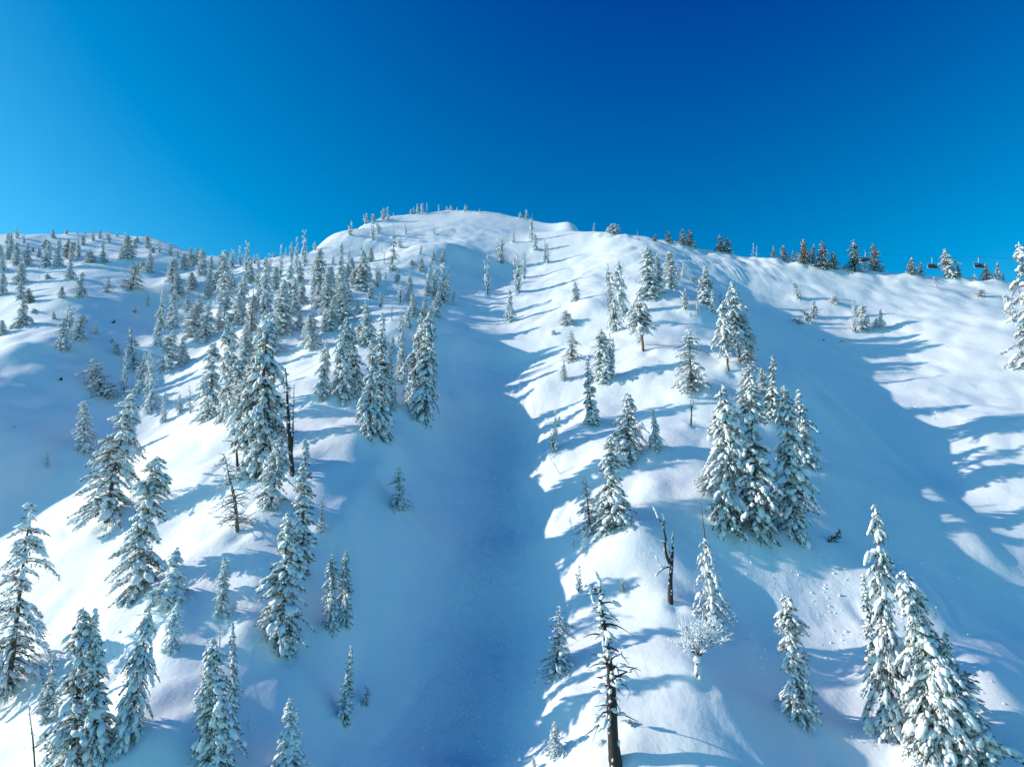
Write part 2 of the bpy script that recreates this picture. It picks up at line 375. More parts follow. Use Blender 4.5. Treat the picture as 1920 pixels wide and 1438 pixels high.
def rime_tree(seed, ratio=0.4, stems=4, spread=0.5):
    """upright frost-caked pine of several stems with brush-like tips"""
    rg = np.random.default_rng(seed); H = 10.0; W = ratio*H/2
    tr, cr, sn = Acc(), Acc(), Acc(); P_, D_, S_, L_, W_, M_, bc, ba, bs = [], [], [], [], [], [], [], [], []
    for k in range(stems):
        az = rg.uniform(0, 6.28) if stems > 1 else 0; h = np.array([math.cos(az), math.sin(az), 0]); top = H*(1.0 if k == 0 else rg.uniform(.5, .95)); out = W*spread*rg.uniform(.4, 1.2)*(k > 0)
        s = np.linspace(0, 1, 7); pts = h*(out*s**0.8)[:, None]; pts[:, 2] = top*s - 0.5*(s == 0)
        tr.tube(pts, 0.13*(1-s)+0.02, 5)
        nb = int(34*top/H)
        for j in range(nb):
            q0 = rg.uniform(.04, 1.0); o = np.array([np.interp(q0, s, pts[:, i]) for i in range(3)]); a2 = rg.uniform(0, 6.28)
            L = W*(0.30+0.55*(1-q0))*rg.uniform(.5, 1.2); hd = np.array([math.cos(a2), math.sin(a2), 0]); e = unit(hd + np.array([0, 0, rg.uniform(.25, 1.3)]))
            ss = np.linspace(0, 1, 4); bp = o + e*(L*ss)[:, None]; bp[:, 2] += 0.25*L*ss**2
            cr.tube(bp, 0.03*(1-ss)+0.012, 3, 2)
            m = 16; q = rg.uniform(.25, 1, m); c = np.stack([np.interp(q, ss, bp[:, i]) for i in range(3)], -1); d = unit(e + rg.normal(0, .55, (m, 3)))
            P_.append(c); D_.append(d); S_.append(unit(np.cross(d, rg.normal(size=(m, 3))))); L_.append(rg.uniform(.25, .5, m)); W_.append(rg.uniform(.03, .06, m)); M_.append((rg.random(m) < .62).astype(int))
            nk = rg.poisson(3.6); q = rg.uniform(.3, 1.05, nk)
            if nk:
                bc.append(np.stack([np.interp(q, ss, bp[:, i]) for i in range(3)], -1)); ba.append(np.tile(e, (nk, 1)) + rg.normal(0, .3, (nk, 3))); r = rg.uniform(.10, .26, nk)
                bs.append(np.stack([r*1.5, r*.75, r*.75], -1))
    cr.blades(np.concatenate(P_), np.concatenate(D_), np.concatenate(S_), np.concatenate(L_), np.concatenate(W_), np.concatenate(M_)); sn.blobs(np.concatenate(bc), np.concatenate(ba), np.concatenate(bs), rg, .2)
    return [('trunk', tr.mesh('trunk', [BARK])), ('crown', cr.mesh('crown', [NEEDLE, RIME, TWIG])), ('snow_load', sn.mesh('snow_load', [SNOW]))]

def snag(seed, wood, limbs, base_r=0.28, top_r=0.04, bendx=(0, 0, 0), stubs=30, stub_len=(0.3, 1.2), snow=30, lo=0.25, frost=False, snow_r=(.06, .16), top=10.0):
    """dead trunk with bare branches; limbs = list of (points, r0, r1)"""
    rg = np.random.default_rng(seed); H = 10.0
    tr, br, sn = Acc(), Acc(), Acc()
    s = np.linspace(0, 1, 12); px = np.interp(s, [0, .5, 1], bendx); pts = np.stack([px + 0.05*np.sin(9*s+seed), 0.05*np.cos(7*s), top*s], -1)
    tr.tube(np.concatenate([[[px[0], 0, -1.2]], pts]), np.concatenate([[base_r*1.1], base_r*(1-s)**0.8 + top_r])*(1+0.06*rg.normal(size=13)), 8)
    bc, ba, bs = [], [], []
    br.tube(pts[6:9], [.03, .03, .02], 4)
    for q, r0, r1 in limbs:
        q = np.asarray(q, float); br.tube(q, np.linspace(r0, r1, len(q)), 6)
        for i in range(int(len(q)*1.5)):
            u = rg.random()*(len(q)-1); k = min(int(u), len(q)-2); c = q[k]+(q[k+1]-q[k])*(u-k); bc.append(c + [-0.05, 0, .08]); ba.append(q[k+1]-q[k] + rg.normal(0, .05, 3)); r = rg.uniform(.07, .15); bs.append([r*2.4, r*.9, r*.8])
    for k in range(stubs):
        t = rg.uniform(lo, 1.0); o = np.array([np.interp(t, s, pts[:, i]) for i in range(3)]); az = rg.uniform(0, 6.28); L = rg.uniform(*stub_len)*(1.25-0.7*t); h = np.array([math.cos(az), math.sin(az), 0])
        ss = np.linspace(0, 1, 5); b = o + h*(L*ss)[:, None]; b[:, 2] += L*(rg.uniform(-.1, .45)*ss - rg.uniform(.1, .7)*ss**2); b += rg.normal(0, .04, b.shape)*ss[:, None]
        br.tube(b, 0.05*(1-ss)*(0.6+.4*L)+0.012, 4)
        for j in range(rg.integers(0, 3) + (2 if frost else 0)):
            i = rg.integers(1, 5); e = unit(h + rg.normal(0, .8, 3)); l2 = L*rg.uniform(.15, .45)*(1.5 if frost else 1); br.tube([b[i], b[i]+e*l2*.5+[0, 0, -.02], b[i]+e*l2+[0, 0, -.1*l2]], [.022, .016, .008], 3)
            if frost: bc.append(b[i]+e*l2*.6+[0, 0, .03]); ba.append(e); r = rg.uniform(*snow_r)*.6; bs.append([l2*.55, r*.6, r*.6])
        if rg.random() < snow/ max(1, stubs):
            i = rg.integers(0, 4); bc.append((b[i]+b[i+1])/2 + [0, 0, .06]); ba.append(b[i+1]-b[i]); r = rg.uniform(*snow_r); bs.append([r*1.9, r, r*.7])
            if frost: bc.append(b[i]+[0, 0, .04]); ba.append(b[i+1]-b[i]+rg.normal(0, .05, 3)); bs.append([r*1.6, r*.8, r*.6])
    for k in range(snow):
        t = rg.random()**1.0; o = np.array([np.interp(t, s, pts[:, i]) for i in range(3)]); rr = base_r*(1-t)**.8+top_r; a = rg.normal(math.pi*1.15, 1.0)
        bc.append(o + np.array([math.cos(a), math.sin(a), 0])*rr*.9); ba.append([.1, .05, 1]); r = rg.uniform(.05, .14); bs.append([r*1.5, r*.8, r*.8])
    sn.blobs(np.array(bc), np.array(ba), np.array(bs), rg, .18)
    return [('trunk', tr.mesh('trunk', [wood])), ('branches', br.mesh('branches', [wood])), ('snow_load', sn.mesh('snow_load', [SNOW]))]

def shrub(seed, stem=0.45):
    """frosted leafless shrub: a short stem that fans into hundreds of white twigs"""
    rg = np.random.default_rng(seed); tr, br, sn = Acc(), Acc(), Acc(); H = 10.0
    s = np.linspace(0, 1, 6); tr.tube(np.stack([0.2*np.sin(3*s), 0*s, H*stem*s - .8*(s == 0)], -1), .24*(1-s*.4), 7)
    bc, ba, bs = [], [], []
    def grow(o, d, L, r, lev):
        ss = np.linspace(0, 1, 4); b = o + d*(L*ss)[:, None]; b += rg.normal(0, .05*L, b.shape)*ss[:, None]; br.tube(b, r*(1-.45*ss), 4 if lev < 2 else 3)
        for k in range(2 if lev < 2 else 3): q = rg.uniform(.3, 1); i = min(int(q*3), 2); bc.append(b[i]+(b[i+1]-b[i])*(q*3-i)+[0, 0, r*.8]); ba.append(b[i+1]-b[i]); w = rg.uniform(.6, 1.0); bs.append([L*.28*w, (.07+r)*w, (.06+r)*w])
        if lev < 4:
            for k in range(3 if lev < 3 else 2):
                grow(b[rg.integers(1, 4)], unit(d + rg.normal(0, .55, 3) + np.array([0, 0, .12])), L*rg.uniform(.55, .8), r*.6, lev+1)
    for k in range(9):
        az = k*0.7+rg.uniform(0, .5); grow(np.array([.05, 0, H*stem*rg.uniform(.75, 1)]), unit(np.array([math.cos(az)*.95, math.sin(az)*.95, rg.uniform(.6, 2.2)])), H*.33*rg.uniform(.7, 1.15), .10, 0)
    for k in range(40): t = rg.random(); bc.append(np.array([.2*math.sin(3*t)-.12, -.1, H*stem*t])+rg.normal(0, .12, 3)); ba.append([0, .1, 1]); r = rg.uniform(.2, .42); bs.append([r*1.3, r, r])
    sn.blobs(np.array(bc), np.array(ba), np.array(bs), rg, .15)
    return [('trunk', tr.mesh('trunk', [TWIG])), ('branches', br.mesh('branches', [TWIG])), ('snow_load', sn.mesh('snow_load', [SNOW]))]

# ------------------------------------------------------------------ prototypes
KINDS = {
 'full':   [0.30, [conifer(s, 0.30, snow=1.15, ragged=.3, gaps=.1, droop=dr, power=p, bend=b) for s, p, b, dr in ((11, .6, .1, 1.2), (12, .7, .3, 1.5), (13, .5, .2, 1.0), (14, .8, .1, 1.4), (15, .6, .4, 1.7), (16, .45, .25, 1.3), (17, .75, .35, 1.1))]],
 'hoary':  [0.28, [conifer(s, 0.28, snow=1.5, rime=.78, ragged=.32, gaps=.1, droop=d, power=p, bend=.25) for s, p, d in ((141, .6, 1.2), (142, .75, 1.5), (143, .5, 1.0), (144, .85, 1.3), (145, .65, 1.6))]],
 'laden':  [0.34, [conifer(s, 0.34, snow=1.5, ragged=.25, gaps=.12, droop=1.25, fat=1.45, rime=.3, power=.7) for s in (21, 22)]],
 'spire':  [0.20, [conifer(s, 0.20, snow=1.5, ragged=.28, gaps=.08, droop=1.1, power=.95) for s in (31, 32, 33, 34)]],
 'ragged': [0.36, [conifer(s, 0.36, snow=.75, ragged=.5, gaps=.3, droop=.85, power=.75, bend=.3, density=.8) for s in (41, 42, 43)]],
 'pine':   [0.34, [conifer(s, 0.34, snow=1.25, bare=.34, ragged=.35, gaps=.15, droop=1.2, power=.65, bark=REDBARK, bend=.25) for s in (51, 52)]],
 'mixed':  [0.34, [conifer(s, 0.34, snow=.75, bare=.10, ragged=.42, gaps=.22, droop=.8, power=.6, rime=.5, bend=.3) for s in (55, 56)]],
 'dark':   [0.32, [conifer(s, 0.32, snow=.34, ragged=.3, gaps=.1, droop=.8, rime=.12, power=.8) for s in (61, 62, 63)]],
 'rimed':  [0.40, [rime_tree(71, .40, 4), rime_tree(72, .40, 6, .7), rime_tree(73, .40, 3, .4)]],
 'column': [0.22, [conifer(s, 0.22, snow=1.0, ragged=.3, flat_top=True, droop=.9) for s in (81, 82)]],
 'sapling':[0.36, [conifer(s, 0.36, snow=.6, ragged=.5, gaps=.35, density=.6, droop=.6) for s in (91, 92)]],
 'bush':   [0.80, [conifer(s, 0.80, snow=.9, ragged=.5, gaps=.1, density=.9, droop=.9, power=.55, fat=1.3) for s in (95, 96)]],
 'bowed':  [0.24, [conifer(s, 0.24, snow=1.3, ragged=.3, arch=1.0, droop=1.2) for s in (98, 99)]],
 'lump':   [0.5, [conifer(101, .5, snow=2.2, ragged=.3, fat=1.7, flat_top=True)]],
 'pole':   [0.06, [snag(111, BURNT, [], .10, .02, (0, .05, -.1), 22, (.1, .35), 10, .15)]],
 'deadspar':[0.10, [snag(112, BURNT, [], .17, .03, (0, -.05, -.1), 34, (.15, .8), 26, .2), snag(113, BURNT, [], .20, .04, (0, .15, -.2), 44, (.2, 1.0), 30, .25)]],
 'redspar':[0.06, [snag(114, REDBARK, [], .15, .04, (0, .1, .1), 18, (.1, .4), 10, .3)]],
 'forked': [0.2, [snag(115, BURNT, [([(.0, 0, 4.6), (-.35, 0, 5.3), (-.55, .05, 6.3), (-.50, 0, 7.4), (-.75, 0, 8.6), (-1.35, .05, 9.6), (-1.7, 0, 10.4)], .20, .03),
        ([(-.68, 0, 8.4), (-.62, 0, 9.2), (-.75, .05, 9.9)], .07, .02), ([(-.1, 0, 4.3), (-.7, -.1, 4.1), (-1.2, -.2, 3.7), (-1.5, -.2, 3.3)], .10, .03), ([(-.8, -.1, 4.0), (-1.1, -.2, 4.5), (-1.45, -.2, 5.1)], .06, .02),
        ([(-.52, 0, 6.9), (-.9, -.1, 6.8), (-1.3, -.15, 7.1)], .06, .02), ([(.05, 0, 5.0), (-.05, .1, 6.2), (-.40, .1, 7.3)], .09, .05)], .27, .05, (0, .08, .40), 3, (.2, .5), 22, .3, top=7.9)]],
 'bigsnag':[0.25, [snag(116, BURNT, [([(0, 0, 9.7), (.1, 0, 10.2), (-.1, .05, 10.7)], .07, .02), ([(.02, 0, 8.9), (-.35, .1, 9.1), (-.5, 0, 9.6), (-.4, 0, 10.2)], .06, .02)], .33, .05, (0, .12, 0), 84, (.35, 2.1), 75, .28, snow_r=(.07, .22))]],
 'branchsnag':[0.26, [snag(117, BURNT, [([(-.1, 0, 5.5), (.3, 0, 6.4), (.55, 0, 7.6), (.3, 0, 8.8), (-.1, .05, 10)], .16, .03), ([(-.05, 0, 5.8), (-.9, 0, 6.3), (-1.9, -.1, 6.6), (-2.7, -.1, 6.4)], .12, .02)], .24, .05, (0, -.1, -.2), 24, (.4, 1.6), 20, .3)]],
 'whitesnag':[0.5, [snag(118, TWIG, [], .22, .04, (0, .35, 0), 74, (.8, 2.6), 60, .12, frost=True)]],
 'rimesnag':[0.36, [conifer(119, .36, snow=.95, rime=.9, bare=.10, droop=1.7, ragged=.45, gaps=.25, power=.6, density=.85, crown_top=.70)]],
 'shrub':  [0.66, [shrub(121, .34), shrub(122, .3)]],
 'twig':   [0.2, [snag(123, TWIG, [], .07, .02, (0, .1, -.1), 30, (.3, 1.1), 30, .2, frost=True)]],
}

# ------------------------------------------------------------------ where every tree stands
# T(tile, x_base, y_base, x_top, y_top, width, kind[, own label]) in tile pixels of the photograph
TILE = {'A0': (0, 370, 4), 'A1': (480, 370, 4), 'A2': (960, 370, 4), 'A3': (1440, 370, 4), 'B0': (0, 720, 4), 'C0': (0, 1078, 4), 'C1': (480, 1078, 4), 'G': (560, 450, 6), 'P': (0, 0, 1)}
ADJ = {'full': ('snow-laden conifer', 'snow-covered fir', 'white-draped conifer'), 'laden': ('fir under thick pillows of snow',), 'spire': ('narrow snow-caked spire', 'slim pointed conifer', 'thin spire-topped fir'),
       'ragged': ('ragged open-branched conifer', 'uneven gappy conifer'), 'pine': ('snowy pine with bare reddish trunk',), 'mixed': ('broad tangled evergreen with brown twigs',), 'dark': ('dark green conifer with little snow', 'olive green fir dusted with snow'),
       'rimed': ('frost-caked upright tree', 'rime-white brushy tree', 'bushy frosted tree'), 'column': ('blunt-topped columnar conifer',), 'sapling': ('sparse young conifer', 'small sapling'), 'bush': ('low snowy evergreen bush', 'squat dark bush'),
       'bowed': ('bowed snow-coated young conifer',), 'lump': ('short stub buried in snow',), 'pole': ('bare thin dead pole',), 'deadspar': ('dark dead spar',), 'redspar': ('reddish dead trunk',), 'branchsnag': ('dark branchy snag',), 'twig': ('frosted bare twig tree',)}
CAT = {'bush': 'bush', 'shrub': 'shrub', 'lump': 'stump', 'sapling': 'sapling'}
NAME = {'full': 'snowy_conifer', 'laden': 'snowy_conifer', 'spire': 'spire_conifer', 'ragged': 'ragged_conifer', 'pine': 'snowy_pine', 'mixed': 'tangled_evergreen', 'dark': 'green_conifer', 'rimed': 'frosted_tree', 'column': 'columnar_conifer', 'sapling': 'conifer_sapling',
        'bush': 'evergreen_bush', 'bowed': 'bowed_conifer', 'lump': 'snowy_stump', 'pole': 'dead_pole_tree', 'deadspar': 'dead_tree', 'redspar': 'dead_tree', 'forked': 'dead_tree', 'bigsnag': 'dead_tree', 'branchsnag': 'dead_tree', 'whitesnag': 'frosted_dead_tree', 'rimesnag': 'frosted_dead_tree', 'shrub': 'frosted_shrub', 'twig': 'frosted_dead_tree'}
GROUPS = [
 ('trees on the left skyline', 'on the left shoulder skyline', 'A0', [(60,350,70,270,40,'spire'),(128,312,132,225,55,'rimed'),(400,310,398,235,30,'spire'),(500,282,500,243,50,'rimed'),(580,278,580,250,40,'rimed'),(640,272,640,245,30,'rimed'),(690,270,690,248,30,'rimed'),(750,312,748,248,25,'spire'),(800,300,800,252,35,'rimed'),(820,345,820,262,60,'rimed'),(880,300,880,265,40,'rimed'),(1030,345,1030,285,40,'full'),(1110,385,1105,280,50,'full'),(1142,420,1140,370,50,'bush')]),
 ('trees on the sunlit left shoulder', 'on the sunlit left shoulder', 'A0', [(85,410,85,265,50,'spire'),(15,560,10,350,50,'spire'),(125,515,130,340,60,'spire'),(205,510,210,330,60,'full'),(340,380,345,310,60,'dark'),(245,410,250,370,30,'dark'),(340,530,360,320,70,'full'),(435,530,445,300,55,'spire'),(500,455,515,310,70,'dark'),(535,480,535,330,40,'spire'),(590,460,585,300,40,'spire'),(625,360,625,280,35,'spire'),(520,620,525,460,60,'spire'),(670,495,670,395,95,'bush'),(770,400,775,290,50,'rimed'),(775,497,775,390,60,'full')]),
 ('trees at the left edge', 'at the left edge', 'A0', [(12,740,15,540,60,'full'),(35,660,30,560,40,'full'),(150,650,165,490,110,'full'),(150,765,160,620,120,'full'),(230,795,215,680,90,'dark'),(165,980,175,760,100,'full'),(20,1040,20,920,110,'full'),(100,1000,110,945,60,'lump'),(360,615,350,575,50,'bush'),(295,620,295,570,25,'deadspar'),(460,760,465,670,45,'full'),(260,868,250,835,60,'bush')]),
 ('trees in the left basin', 'in the shaded left basin', 'A0', [(590,752,615,560,75,'full'),(800,715,812,600,60,'ragged','small broken ragged tree alone in the upper shaded left basin'),(405,915,405,850,60,'full'),(475,1155,487,900,95,'full','tall snow-flecked fir standing left of a dark squat fir in the left basin'),(500,1020,510,800,130,'rimed','frost-brown bushy tree rising behind two firs in the left basin'),(590,1078,610,870,150,'full','dark squat dome-shaped fir beside a frosted brown tree in left basin'),(715,1030,718,930,50,'sapling'),(840,1095,843,1050,35,'sapling'),(965,470,950,290,110,'full'),(905,475,905,390,75,'rimed'),(1110,570,1122,420,80,'full'),(1075,552,1068,460,40,'spire'),(975,700,1020,480,130,'ragged','conical ragged conifer leaning right in the middle of the left basin'),(1110,825,1112,712,40,'sapling'),(1010,867,1022,800,50,'sapling')]),
 ('trees by the saddle', 'by the left saddle', 'A0', [(1280,440,1278,340,60,'rimed'),(1330,455,1330,400,50,'rimed'),(1300,640,1290,460,130,'full'),(1340,750,1332,560,95,'full'),(1385,552,1385,420,60,'full'),(1430,522,1425,370,60,'full'),(1475,515,1470,375,55,'full'),(1515,582,1527,380,75,'full'),(1580,545,1592,430,45,'spire'),(1690,850,1695,400,130,'full'),(1740,540,1740,395,60,'rimed'),(1800,520,1802,365,60,'rimed'),(1850,560,1855,335,80,'rimed'),(1905,500,1905,430,45,'rimed')]),
 ('trees on the shaded slope right of the basin', 'on the shaded basin side', 'A0', [(1185,1115,1222,680,80,'spire'),(1295,990,1302,690,90,'full'),(1265,1310,1288,990,130,'full'),(1370,1270,1378,1030,90,'full'),(1435,1060,1490,765,145,'full'),(1492,800,1490,650,20,'pole'),(1530,1085,1580,780,120,'full'),(1640,1000,1642,810,65,'spire'),(1780,960,1830,600,120,'full'),(1830,960,1795,760,130,'full')]),
 ('trees at the basin mouth', 'below the left basin', 'P', [(252,695,246,612,26,'ragged','dark leaning ragged conifer behind frosted tops below the left basin'),(220,665,217,640,15,'bush'),(204,752,168,672,46,'ragged','bent frosted tree leaning left at the mouth of the left basin'),(232,742,236,657,22,'rimed'),(262,738,270,658,24,'full'),(283,772,284,660,30,'full','tall white spire right of the tangled brown evergreen'),(198,984,243,722,92,'mixed','big tangled evergreen with brown frosted crown leaning right'),(158,851,160,751,30,'full','slim snow-plastered tree left of the big tangled evergreen'),(306,793,308,733,11,'spire'),(339,774,337,738,12,'spire'),(357,776,356,722,16,'sapling'),(88,879,90,843,13,'sapling','lone tiny fir on the bare shaded slope at the left')]),
 ('trees of the lower left foreground', 'at the lower left', 'P', [(254,1118,288,853,80,'full','tall dense fir standing on the open sunlit slope at lower left'),(14,1302,68,938,110,'ragged','large ragged conifer at the left edge with far-reaching branches'),(313,1141,331,1028,64,'laden','puffy fir under big snow cushions above an undercut snow bank'),(320,1222,335,1128,36,'laden','smaller puffy tree just below the cushioned fir'),(415,1162,420,1045,31,'full'),(241,1402,288,1104,62,'full','tall narrow fir left of centre in the lower left foreground'),(133,1462,158,1137,105,'full','wide-skirted fir with swept left branches at the bottom left'),(183,1452,178,1142,56,'spire','slender fir touching the wide-skirted fir at the bottom left'),(88,1352,100,1221,34,'spire'),(67,1452,53,1302,10,'pole','bare dead pole bent at the top by the bottom left corner'),(400,1462,406,1190,84,'full','dense snowy fir at the bottom edge beside a thin reddish stick'),(437,1330,437,1164,26,'spire'),(384,1340,400,1194,42,'full'),(413,1235,411,1172,6,'redspar'),(465,1372,467,1330,8,'twig'),(545,1462,541,1311,62,'laden','droop-topped fir at bottom edge left of the gully')]),
 ('trees on the left bank of the gully', 'on the left gully bank', 'P', [(645,1358,658,1208,31,'spire','slim spire fir standing alone in the shaded left bank of the gully'),(682,1321,697,1278,18,'bowed'),(619,1192,625,1036,25,'column'),(646,1176,650,1032,23,'column'),(750,958,749,870,34,'ragged','scraggly little conifer alone on smooth shaded snow beside the gully'),(602,1001,606,925,25,'sapling'),(505,957,527,818,56,'full'),(563,1068,571,822,56,'spire'),(527,1216,551,960,88,'full')]),
 ('trees of the centre left stand', 'in the centre left stand', 'P', [(393,788,402,640,50,'full'),(430,788,433,588,48,'full'),(452,800,448,672,44,'full'),(461,682,460,604,31,'full'),(481,666,487,604,13,'spire'),(472,840,473,668,66,'full'),(489,892,508,578,98,'full','giant multi-layered fir towering in the centre left stand'),(469,632,474,543,8,'redspar'),(547,898,535,689,14,'deadspar','tall burnt black dead trunk in the sunlit centre left clearing'),(544,894,553,720,6,'pole'),(447,888,440,790,34,'branchsnag','gnarled dark snag with a crooked top left of the giant fir'),(446,1004,420,855,84,'whitesnag','bleached dead tree with a sweep of bare white branches')]),
 ('trees in the upper left forest', 'in the upper left forest', 'A1', [(365,525,366,248,80,'rimed'),(303,560,305,300,70,'rimed'),(182,600,195,355,50,'rimed'),(265,500,268,340,40,'rimed'),(225,425,225,375,20,'rimed'),(130,455,130,420,35,'rimed'),(440,400,440,335,40,'rimed'),(20,540,10,430,50,'rimed'),(60,880,72,450,110,'full'),(20,830,20,520,60,'full'),(470,650,482,370,125,'full'),(430,810,430,560,40,'spire'),(640,500,645,330,35,'spire'),(700,520,695,360,40,'rimed'),(580,505,582,430,40,'rimed'),(795,450,790,345,50,'branchsnag'),(860,490,862,370,50,'spire')]),
 ('trees in the thick of the left forest', 'deep in the left forest', 'A1', [(800,710,800,395,135,'full'),(625,760,627,470,100,'full'),(535,900,547,555,120,'full'),(645,960,640,640,165,'full'),(735,700,730,540,140,'full'),(250,900,257,480,120,'full'),(200,1040,215,610,180,'full'),(290,900,292,590,90,'full'),(250,1050,252,900,45,'spire'),(415,850,425,740,28,'deadspar'),(400,1100,405,870,115,'full'),(565,1010,570,760,110,'full'),(520,1030,515,860,90,'full'),(905,690,910,510,85,'rimed'),(695,800,690,640,70,'full')]),
 ('trees on the lower edge of the left forest', 'at the left forest edge', 'P', [(640,756,647,594,46,'full'),(666,743,663,604,44,'full'),(604,752,610,640,32,'full'),(600,652,605,618,10,'pole'),(715,828,717,587,48,'spire','tallest narrow spire on the lower edge of the left forest'),(690,826,702,650,44,'full'),(735,770,731,640,22,'spire'),(752,722,752,642,24,'full'),(773,772,785,588,46,'full'),(792,796,805,584,44,'full','outermost fir beside the gully on the lower edge of the left forest'),(813,742,814,634,13,'spire'),(688,650,685,566,32,'full'),(587,656,580,588,32,'full')]),
 ('trees under the shadowed knob', 'left of the gully head', 'A1', [(1400,815,1412,490,140,'rimed'),(1340,800,1345,500,90,'rimed'),(1395,490,1405,390,50,'full'),(1480,825,1485,690,32,'full'),(1350,900,1360,700,80,'full'),(1290,745,1290,630,85,'full'),(1295,640,1300,500,60,'rimed'),(1080,800,1085,620,85,'rimed'),(1150,790,1150,580,60,'full'),(1180,900,1180,720,80,'full'),(1020,930,1020,800,22,'deadspar'),(990,765,990,680,28,'twig'),(1090,1085,1090,850,55,'spire')]),
 ('trees on the open face below the summit', 'on the open summit face', 'A1', [(875,330,880,190,60,'rimed'),(920,275,920,190,50,'rimed'),(1030,300,1028,115,20,'twig'),(1125,280,1120,195,32,'rimed'),(1335,278,1335,225,25,'rimed'),(1230,430,1235,355,32,'rimed'),(1018,555,1030,270,75,'ragged','tall ragged tree on the open face left of the summit'),(1080,385,1080,300,80,'rimed'),(945,420,940,320,22,'deadspar'),(960,500,962,400,26,'deadspar'),(1170,512,1165,470,55,'bush'),(1740,740,1740,440,85,'rimed','lone frosted tree at the shaded gully head below the summit'),(1840,505,1850,300,90,'rimed')]),
 ('frosted trees on the summit skyline', 'on the summit skyline', 'A1', [(705,290,715,185,62,'rimed'),(825,205,830,125,70,'rimed'),(885,185,880,125,45,'rimed'),(955,175,955,85,65,'rimed'),(992,172,990,75,40,'rimed'),(1160,132,1160,90,25,'rimed'),(1185,132,1185,75,25,'rimed'),(1215,110,1210,52,35,'rimed'),(1250,108,1250,48,38,'rimed'),(1280,100,1283,45,22,'rimed'),(1372,99,1372,57,25,'rimed'),(1435,99,1435,70,25,'rimed'),(1462,102,1462,60,45,'rimed'),(1510,104,1510,75,35,'rimed'),(1568,107,1568,60,35,'rimed'),(1640,110,1640,92,18,'rimed'),(1675,117,1675,90,30,'rimed'),(1980,152,1980,115,35,'rimed'),(2030,162,2030,95,52,'rimed'),(2070,164,2070,130,22,'rimed')]),
 ('trees between gully head and right rib', 'right of the gully head', 'A2', [(10,340,10,240,20,'spire'),(145,322,140,155,35,'spire'),(175,402,175,270,38,'spire'),(248,492,245,315,24,'spire'),(268,496,265,340,24,'spire'),(40,725,40,410,80,'rimed'),(90,612,90,400,36,'spire'),(-20,940,-20,690,68,'full'),(480,782,478,630,65,'full'),(410,962,405,850,110,'bush'),(310,1032,310,990,38,'bush')]),
 ('trees on the upper right rib', 'on the upper right rib', 'A2', [(785,1010,712,485,85,'ragged','tall leaning ragged spar with bare curved tip on upper right rib'),(825,885,790,470,100,'full','full snowy fir right behind a leaning ragged spar'),(1045,760,1010,370,150,'full','broad fir with a bent-over top high on the right rib'),(1105,725,1100,420,85,'full'),(1190,690,1182,412,100,'full'),(1245,640,1240,530,50,'rimed'),(1285,605,1285,500,55,'rimed'),(1360,640,1360,590,60,'bush'),(1440,805,1438,510,125,'full'),(1500,872,1500,690,48,'spire'),(1560,800,1560,690,40,'sapling'),(1305,850,1300,690,90,'rimed'),(1340,897,1345,760,24,'deadspar'),(1390,882,1395,750,35,'rimed'),(985,1170,960,705,215,'pine','bell-shaped pine with frosted bare top on the right rib')]),
 ('trees on the middle right rib', 'on the middle right rib', 'P', [(1071,678,1071,622,28,'ragged'),(1056,714,1057,678,16,'bush'),(1133,718,1122,617,36,'full'),(1147,712,1143,632,20,'rimed'),(1111,802,1101,664,32,'spire'),(1298,736,1294,614,58,'ragged','airy open-branched conifer on bright snow above a small dead sapling'),(1296,801,1297,741,27,'branchsnag','small dark dead sapling below an airy conifer'),(1171,866,1177,738,60,'full','neat conical fir with a thin leader mid right rib'),(1232,848,1226,766,21,'spire'),(1036,852,1041,771,28,'rimed'),(1051,890,1029,853,8,'pole'),(1151,996,1144,814,76,'full','big layered fir on the rim above the round snow mound'),(1107,1002,1098,890,44,'ragged'),(1077,1034,1070,970,13,'twig'),(1093,1046,1092,985,13,'twig')]),
 ('trees of the right rib clump', 'in the right rib clump', 'P', [(1367,704,1352,566,44,'pine','snowy pine with bare orange trunk left in the right rib clump'),(1388,692,1374,526,48,'pine','taller pine with bare trunk and knobbly crown in the right rib clump'),(1402,692,1402,585,38,'full'),(1366,1002,1355,722,78,'full','broad snow-hung fir at the left of the lower right rib clump'),(1424,1022,1398,700,88,'full','tallest fir in the middle of the lower right rib clump'),(1486,1008,1471,722,74,'full','dark-edged fir at the right of the lower right rib clump'),(1513,872,1498,728,52,'full'),(1448,795,1447,666,32,'spire'),(1323,922,1325,873,42,'bush'),(1432,740,1428,690,40,'full'),(1408,770,1395,690,40,'full')]),
 ('dead and frosted trees on the lower right rib', 'on the lower right rib', 'P', [(1257,1140,1256,962,60,'forked','forked black dead trunk with a claw-like broken limb'),(1340,1186,1312,942,76,'rimesnag','dead tree hung with white rime and topped by a bare brown spike'),(1308,1276,1311,1143,88,'shrub','white frosted shrub with fan-shaped crown on a short stem'),(1156,1452,1124,1100,84,'bigsnag','tall dark snag plastered with snow in the bottom centre'),(1041,1268,1051,1134,60,'ragged','dark green ragged conifer in blue shade left of the tall snag'),(1038,1416,1039,1351,28,'full'),(1002,1446,1001,1420,15,'full'),(1086,1112,1085,1060,20,'rimed'),(1168,1110,1165,1083,20,'rimed'),(1192,1362,1165,1340,12,'bowed'),(1130,1400,1132,1385,22,'bush')]),
